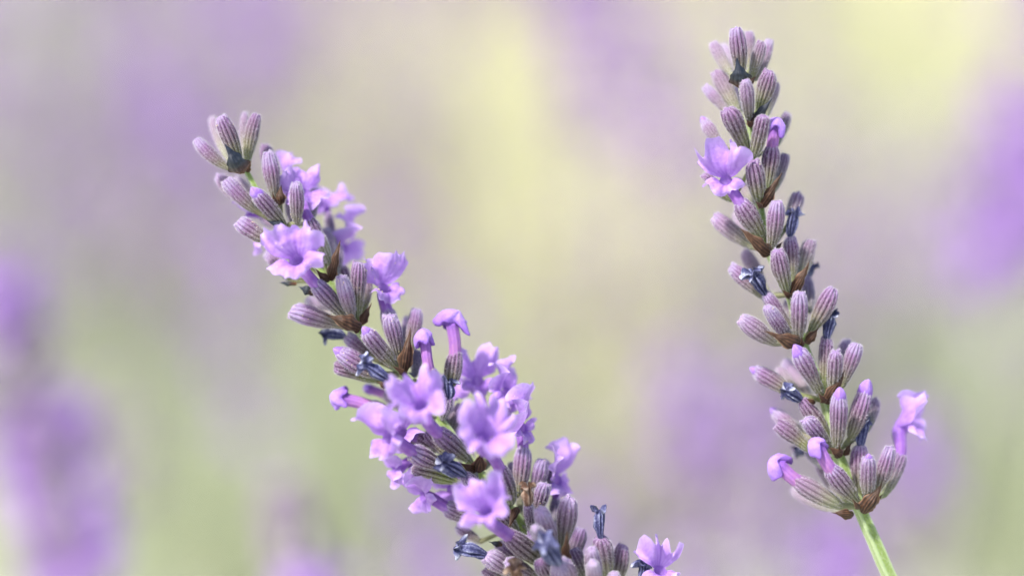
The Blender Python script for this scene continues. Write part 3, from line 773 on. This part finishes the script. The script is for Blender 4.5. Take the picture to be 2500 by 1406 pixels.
whorl(RS, (1930, 720), [
    (1929, 577, 1936, 676, 39, 0, dict(strong=1.1, wither=(1938, 516, .95))), (1898, 611, 1922, 712, 47, -4, dict(strong=1.3)), (1980, 585, 1954, 680, 39, 1.5, dict(pale=.2, dusk=.2, green=.2)),
    (1970, 676, 1978, 760, 30, 4, dict(dusk=.7, wither=(1988, 646, .7, 4))), (1782, 650, 1862, 724, 43, 1, dict(pale=.1)), (1818, 612, 1876, 716, 36, 6, dict(pale=.5))])
bracts(RS, [(1978, 636, 1930, 727, 30, -2.5, 'b', .45), (1910, 708, 1930, 726, 16, -3, 'b')])
whorl(RS, (1960, 838), [
    (1868, 716, 1932, 806, 37, -1, dict(strong=1.0, wither=(1836, 664, 1.1, -2))), (1953, 713, 1950, 824, 45, -4, dict(strong=1.3)), (1873, 748, 1930, 828, 37, -4.5, dict(strong=.7, pollen=3)),
    (1809, 776, 1892, 838, 48, -2.5, dict(pale=.35, strong=.6)), (2036, 702, 1978, 812, 43, -1, dict(strong=.9)), (1920, 740, 1944, 820, 34, 6, dict(green=.7, pale=.3))])
bracts(RS, [(1866, 808, 1960, 846, 36, -4.5, 'b', .35), (1999, 800, 1968, 838, 24, -2, 'b'), (1958, 822, 1958, 844, 12, -4, 'b')])
whorl(RS, (2016, 978), [
    (2019, 826, 2014, 940, 41, 0, dict(strong=1.1, wither=(2030, 762, .95))), (1946, 856, 2004, 962, 47, -4, dict(strong=1.3, bud=.95)), (2041, 858, 2034, 956, 41, -4.5, dict(strong=1.1)),
    (2095, 838, 2060, 938, 37, -1.5, {}), (2068, 830, 2054, 910, 34, 4, dict(dusk=.45)), (1842, 904, 1936, 962, 41, 1, dict(bud=.8)), (1918, 880, 1976, 966, 38, 7, dict(pale=.6)),
    (1900, 900, 1960, 972, 30, 6, dict(green=.8, pale=.4))])
bracts(RS, [(2065, 902, 2016, 984, 30, -3, 'b', .45), (1998, 958, 2014, 982, 16, -4, 'b'), (1968, 972, 1990, 984, 12, -2, 'b')])
whorl(RS, (2046, 1104), [
    (1956, 976, 2026, 1072, 41, -1, dict(strong=1.0, wither=(1916, 952, 1.0, -1.5))), (2050, 962, 2044, 1088, 43, -4, dict(strong=1.3, bud=1.0)), (1968, 1022, 2024, 1094, 43, -3.5, dict(strong=1.1)),
    (1896, 1034, 1976, 1096, 44, 0, dict(bend=-.04)), (1890, 1004, 1962, 1064, 34, 3, dict(bud=.8, pale=.3)), (2116, 946, 2076, 1072, 45, -1, dict(strong=1.1, bud=1.05)), (2139, 974, 2120, 1048, 30, 3, dict(dusk=.4)),
    (1972, 1100, 2010, 1140, 30, 6, dict(dusk=.5, pale=.3, wither=(1944, 1096, .9, 6)))])
bracts(RS, [(2026, 1092, 2052, 1112, 28, -4, 'b'), (2080, 1080, 2062, 1112, 16, -1, 'b'), (2050, 1084, 2048, 1108, 12, -4, 'b')])
whorl(RS, (2100, 1236), [
    (2100, 1086, 2100, 1204, 47, 0, dict(strong=1.1, wither=(2110, 1024, .95))), (2024, 1140, 2090, 1220, 49, -4, dict(strong=1.2, hood=(1999, 1096, (-.5, .7, .5), 1.1))),
    (1942, 1172, 2054, 1236, 51, -1.5, dict(pale=.3, green=.45, strong=.6, hood=(1906, 1140, (-.95, .1, .25), 1.15))), (2122, 1115, 2119, 1214, 41, -4.5, dict(strong=1.1, bud=.55)),
    (2175, 1091, 2142, 1198, 41, -2.5, dict(strong=1.1)),
    (2200, 1110, 2160, 1206, 46, 2, dict(dusk=.3, open=dict(at=(2204, 1040, 4), face=(.66, .72, .2), up=(-.75, .6, .25), upper=3.3, lower=2.6, size=1.22, up_flare=8, low_flare=62, spread=.9, ruffle=.6))),
    (1938, 1192, 2044, 1244, 40, 7, dict(pale=.7, green=.2)), (1998, 1130, 2066, 1226, 34, 5, dict(pale=.5)), (2034, 1180, 2086, 1232, 30, 3, dict(green=.7))])
bracts(RS, [(2154, 1180, 2106, 1250, 40, -3, 'b', .5), (2030, 1250, 2084, 1256, 24, -2, 'b'), (2082, 1218, 2096, 1240, 16, -4, 'b'), (2156, 1206, 2122, 1238, 22, -1, 'b')])

# ------------------------------------------------------------------ blurred lavender behind
def cluster_mesh(kind, seed):
    """one whorl of a spike further back: stubby calyces, with or without open petals (metres, axis z)"""
    r = np.random.default_rng(seed)
    vs, fs, mats = [], [], []
    def put(v, f, m):
        k = sum(len(x) for x in vs); vs.append(v); fs.append(f + k); mats.extend([m] * len(f))
    for k in range(9):
        a = k * 0.698 + r.uniform(-.2, .2); el = r.uniform(.45, 1.1)
        d = np.array([math.cos(a) * math.cos(el), math.sin(a) * math.cos(el), math.sin(el)])
        p = d[None] * (np.array([.4, 1.6, 3.4, 5.0, 5.6]) * MM)[:, None]
        v, f, _ = tube(p, np.array([.3, .75, .9, .75, .05]) * MM, 7)
        put(v, f, 0)
    nflow = {'bloom': 9, 'mixed': 4, 'bud': 0}[kind]
    for k in range(nflow):
        a = r.uniform(0, 6.28); el = r.uniform(-.1, .9)
        d = np.array([math.cos(a) * math.cos(el), math.sin(a) * math.cos(el), math.sin(el)])
        s = nrm(np.cross(d, [0, 0, 1])); u = np.cross(s, d)
        for q in range(5):
            b = q * 1.257 + r.uniform(-.2, .2); e = s * math.cos(b) + u * math.sin(b); w = np.cross(d, e)
            c = d * 5.5 * MM; ln = r.uniform(2.2, 3.6) * MM; hw = r.uniform(1.0, 1.5) * MM
            tt = np.linspace(0, 1, 4); g = []
            for t in tt:
                for x in (-1, 0, 1):
                    g.append(c + e * ln * t * (1 - .2 * abs(x)) + w * x * hw * math.sin(.5 + t * 2.1) + d * (ln * .35 * t + r.uniform(-.2, .2) * MM))
            put(np.array(g), grid_faces(4, 3, False), 1)
        p = d[None] * (np.array([4.2, 5.6]) * MM)[:, None]
        v, f, _ = tube(p, np.array([.6, .7]) * MM, 7); put(v, f, 1)
    me = make_mesh('flower_whorl', np.vstack(vs), np.vstack(fs))
    me.materials.append(M['far_calyx']); me.materials.append(M['far_petal'])
    me.polygons.foreach_set('material_index', np.array(mats, np.int32))
    return me

WH = {k: [cluster_mesh(k, 40 + 7 * i + 3 * j) for j in range(3)] for i, k in enumerate(('bloom', 'mixed', 'bud'))}

def far_spike(top, bottom, dist, seq, label, group=None, seed=0, scale=1.0):
    """a whole spike behind: px of its top and of its lowest whorl, metres from the lens"""
    r = np.random.default_rng(seed + 900)
    d = (dist - FOCUS) * 1000
    A, B = P(top[0], top[1], d), P(bottom[0], bottom[1], d)
    axis = nrm(A - B)
    fan = np.array([r.uniform(-.03, .03) - axis[0] * .12, r.uniform(-.02, .05), 0])
    foot = np.array([B[0], B[1], 0.0]) + fan
    o = thing('lavender_spike', foot, label, 'lavender', group)
    path = spline([A, (A + B) / 2, B, B * .55 + foot * .45 - axis * .02, foot], 26)
    v, f, _ = tube(path, np.linspace(.5, 1.0, 26) * MM, 8)
    mesh_at('stem', v, f, M['far_stem'], o, foot)
    n = len(seq)
    for k, s in enumerate(seq):
        if s == '.': continue
        kind = {'b': 'bloom', 'm': 'mixed', 'c': 'bud'}[s]
        t = (k + .4) / n
        p = A + (B - A) * t + r.normal(size=3) * .0004
        w = add('flower_whorl', WH[kind][int(r.integers(3))], None, o, p)
        q = Vector(axis).to_track_quat('Z', 'Y')
        w.rotation_mode = 'QUATERNION'
        from mathutils import Quaternion
        w.rotation_quaternion = q @ Quaternion((0, 0, 1), r.uniform(0, 6.28))
        sc = scale * (0.75 + .4 * min(1, t * 2)) * r.uniform(.92, 1.08)
        w.scale = (sc, sc, sc)
    return o

FAR = [
    ((-10, 660), (225, 1500), .50, 'mbbcmbbmmmm', 'blurred lavender spike with two big violet clumps and a dark gap between them'),
    ((290, 930), (330, 1300), .60, 'ccmc', 'short pale grey blurred spike touching the two-clumped violet spike'),
    ((695, 1200), (760, 1560), .46, 'ccccmc', 'grey lavender spike tip, only half blurred, rising below the leaning flower spike'),
    ((330, 120), (620, 760), .85, 'mmbbbmbmmm', 'long diagonal violet haze of a far spike behind the leaning spike tip'),
    ((520, -120), (690, 260), .95, 'mbmbmm', 'faint mauve far spike above the tip of the leaning spike'),
    ((880, 380), (1130, 900), .75, 'ccmmccmc', 'dull purple blurred spike running parallel behind the leaning spike'),
    ((1350, -180), (1450, 380), .80, 'mmmmbmmmm', 'soft pale lilac spike, paler half of the blurred pair between both sharp spikes'),
    ((1470, -120), (1660, 480), .74, 'cmcmmbmmc', 'deeper violet spike, darker half of the blurred pair between both sharp spikes'),
    ((2480, 170), (2390, 790), .64, 'mbbbbbbbmc', 'tall saturated violet blurred spike standing alone beyond the bud spike'),
    ((2600, 260), (2500, 700), .72, 'mbbbbm', 'second violet spike merging with the tall saturated one'),
    ((2560, -60), (2520, 90), .75, 'mbm', 'scrap of violet spike above the tall saturated one'),
    ((1630, 860), (1800, 1420), .68, 'mbbbmmcc', 'broad lilac blurred spike beside the lowest buds of the bud spike'),
    ((1840, 930), (1900, 1330), .66, 'bbmcm', 'lilac blurred spike directly behind the hooded flowers of the bud spike'),
    ((2225, 1000), (2280, 1460), .64, 'mbbmcc', 'blurred spike with one bright pink-violet clump beside the bare green stem'),
    ((2060, 1290), (2100, 1600), .62, 'bbbm', 'violet blurred tip low behind the bare green stem'),
    ((1690, 560), (1760, 900), .85, 'mmcm', 'faint violet smear of a spike behind the middle of the bud spike'),
    ((980, 1180), (1120, 1560), .70, 'mbmbm', 'violet blur showing through the open flowers of the leaning spike'),
    ((1400, 1150), (1500, 1560), .72, 'mmbmm', 'pale violet blur beyond the lowest withered flowers'),
    ((1900, 1240), (1960, 1640), .70, 'mbmmb', 'hazy violet spike low behind the hooded flowers, under the broad lilac one'),
    ((1690, 1330), (1730, 1700), .60, 'mmbm', 'dull mauve spike tip low down between the sharp spikes'),
    ((540, 740), (640, 1120), .88, 'mbbmb', 'washed-out lilac far spike under the leaning spike'),
    ((-60, 360), (40, 760), .80, 'ccmb', 'dim violet far spike just above the tip of the two-clumped spike'),
]
for k, (a, b, ds, seq, lab) in enumerate(FAR):
    far_spike(a, b, ds, seq, lab, None, k, 1.2 if k == 0 else 1.12)

# ------------------------------------------------------------------ ground, grasses, far lavender rows
def ground_material():
    m, nt, out = new_mat('dry_field_ground'); q = NT(nt)
    n1 = q.noise(1.6, 3, .55); n2 = q.noise(14, 4, .6); n3 = q.noise(160, 3, .6)
    c = q.ramp(n1, [(0.32, (0.47, 0.50, 0.40)), (0.5, (0.51, 0.52, 0.45)), (0.66, (0.55, 0.55, 0.45))])
    c = q.mix(q.math('MULTIPLY', q.mapr(n2, .35, .7), .5), c, (0.50, 0.49, 0.44))
    c = q.mix(q.math('MULTIPLY', q.mapr(n3, .4, .7), .4), c, (0.56, 0.54, 0.46))
    b = q.n('ShaderNodeBsdfPrincipled'); b.inputs['Roughness'].default_value = .95
    q.link(c, b.inputs['Base Color'])
    q.link(q.bump(n3, .01, .6), b.inputs['Normal'])
    q.link(b.outputs[0], out.inputs[0])
    return m
n = 121
gx = np.sign(np.linspace(-1, 1, n)) * np.abs(np.linspace(-1, 1, n)) ** 2.2 * 150
X, Y = np.meshgrid(gx, gx, indexing='ij')
Z = .02 * np.sin(X * 2.1 + 1) * np.sin(Y * 1.7) - .02
gv = np.stack([X, Y, Z], -1).reshape(-1, 3)
g = add('ground', make_mesh('ground', gv, grid_faces(n, n, False)), ground_material(), kind='structure', label='pale dry field soil between tufts of grass and lavender')

def blades(name, spots, mat, label, cat, h=(.06, .2), w=.0025, seed=1):
    """grass blades: spots = list of (centre, radius x, radius y, number)"""
    r = np.random.default_rng(seed)
    P0 = []
    for c, rx, ry, num in spots:
        a = r.uniform(0, 6.28, num); q = np.sqrt(r.random(num))
        P0.append(np.stack([c[0] + np.cos(a) * q * rx, c[1] + np.sin(a) * q * ry, np.full(num, -.03)], 1))
    p = np.vstack(P0); n = len(p)
    hh = r.uniform(*h, n)[:, None]
    az = r.uniform(0, 6.28, n); lean = r.uniform(.05, .55, n)
    d = np.stack([np.cos(az) * lean, np.sin(az) * lean, np.ones(n)], 1)
    s = np.stack([-np.sin(az + r.normal(size=n)), np.cos(az), np.zeros(n)], 1) * w
    m = p + d * hh * .55; t = p + d * hh * np.array([1.6, 1.6, 1.0])
    v = np.stack([p - s, p + s, m + s * .8, m - s * .8, t + s * .1, t - s * .1], 1).reshape(-1, 3)
    k = (np.arange(n) * 6)[:, None]
    f = np.stack([np.hstack([k, k + 1, k + 2, k + 3]), np.hstack([k + 3, k + 2, k + 4, k + 5])], 1).reshape(-1, 4)
    return add(name, make_mesh(name, v, f), mat, kind='stuff', label=label, category=cat)

M['straw'] = sheet_material('straw_blades', flat((0.68, 0.675, 0.42)), .3, .6, (.8, .74, .4), 0, None)
M['grass'] = sheet_material('green_blades', flat((0.47, 0.50, 0.35)), .4, .6, (.60, .63, .45), 0, None)
M['sage'] = sheet_material('sage_leaves', flat((0.40, 0.42, 0.34)), .25, .7, (.55, .58, .46), .2, None)

def spot(px, py, rx, ry, num):
    return (ground_at(px, py), rx, ry, num)
blades('dry_grass', [spot(1120, 620, .15, .35, 5200), spot(1190, 880, .12, .24, 3400), spot(1330, 1160, .09, .14, 1300), spot(2080, 340, .20, .45, 2200), spot(2080, 160, .25, .6, 2200), spot(2100, 480, .2, .4, 1200), spot(1060, 400, .14, .35, 900)], M['straw'],
       'straw yellow dry grass between the lavender rows', 'grass', seed=2)
blades('green_grass', [spot(170, 760, .12, .3, 1800), spot(120, 560, .12, .3, 900), spot(450, 960, .14, .25, 1200), spot(950, 1330, .10, .15, 900), spot(2460, 1280, .08, .14, 700), spot(1450, 820, .16, .3, 450), spot(2100, 600, .2, .4, 900), spot(300, 1350, .1, .14, 250), spot(1400, 600, .2, .4, 900)], M['grass'],
       'soft green grass tufts on the field floor', 'grass', seed=3)
blades('lavender_foliage', [((.09, .06), .22, .16, 3200), ((-.5, .6), .25, .2, 500), ((.55, .75), .25, .2, 500), (ground_at(1600, 640), .18, .35, 900)], M['sage'],
       'narrow grey-green lavender leaves round the stem bases', 'foliage', h=(.04, .17), w=.0016, seed=4)

def far_rows():
    """thousands of far lavender spikes, too many and too soft to count"""
    r = np.random.default_rng(77)
    spots = [(100, 60, .8, 1.2, 420), (450, 100, .55, .9, 240), (360, 330, .3, .5, 80), (820, 50, .3, .6, 170), (250, 250, .3, .5, 90), (1500, 60, .26, .5, 110),
             (1640, 560, .12, .25, 22), (2490, 420, .12, .3, 30), (1650, 1080, .12, .2, 34), (560, 930, .14, .22, 60), (520, 1070, .1, .16, 46), (60, 1050, .1, .2, 24),
             (1980, 1250, .14, .2, 26), (2300, 760, .16, .3, 18), (1800, 1380, .12, .14, 40), (2150, 1330, .1, .14, 20), (1620, 420, .14, .3, 26)]
    vs, ms = [], []
    for px, py, rx, ry, num in spots:
        c = ground_at(px, py)
        for k in range(num):
            a, q = r.uniform(0, 6.28), math.sqrt(r.random())
            h = r.uniform(.10, .30)
            b = np.array([c[0] + math.cos(a) * q * rx, c[1] + math.sin(a) * q * ry, -.03])
            t = b + np.array([r.normal() * .05, r.normal() * .05, h])
            ax = nrm(t - b); s0 = nrm(np.cross(ax, r.normal(size=3))) * .001
            vs.append(np.array([b - s0, b + s0, t + s0, t - s0])); ms.append(0)
            for j in range(14):
                z = t - ax * (j * .0058)
                dd = nrm(r.normal(size=3) + ax * .4); ss = nrm(np.cross(dd, r.normal(size=3))) * r.uniform(.0038, .0060)
                vs.append(np.array([z - ss * .6, z + dd * .006 - ss, z + dd * .012, z + dd * .006 + ss])); ms.append(1 if r.random() < .45 else 2)
    v = np.vstack(vs); f = np.arange(len(v)).reshape(-1, 4)
    me = make_mesh('lavender_rows', v, f, smooth=False)
    for k in ('far_stem', 'far_petal', 'far_calyx'): me.materials.append(M[k])
    me.polygons.foreach_set('material_index', np.array(ms, np.int32))
    add('lavender_rows', me, None, kind='stuff', label='hazy mass of far lavender rows across the field', category='lavender')
far_rows()
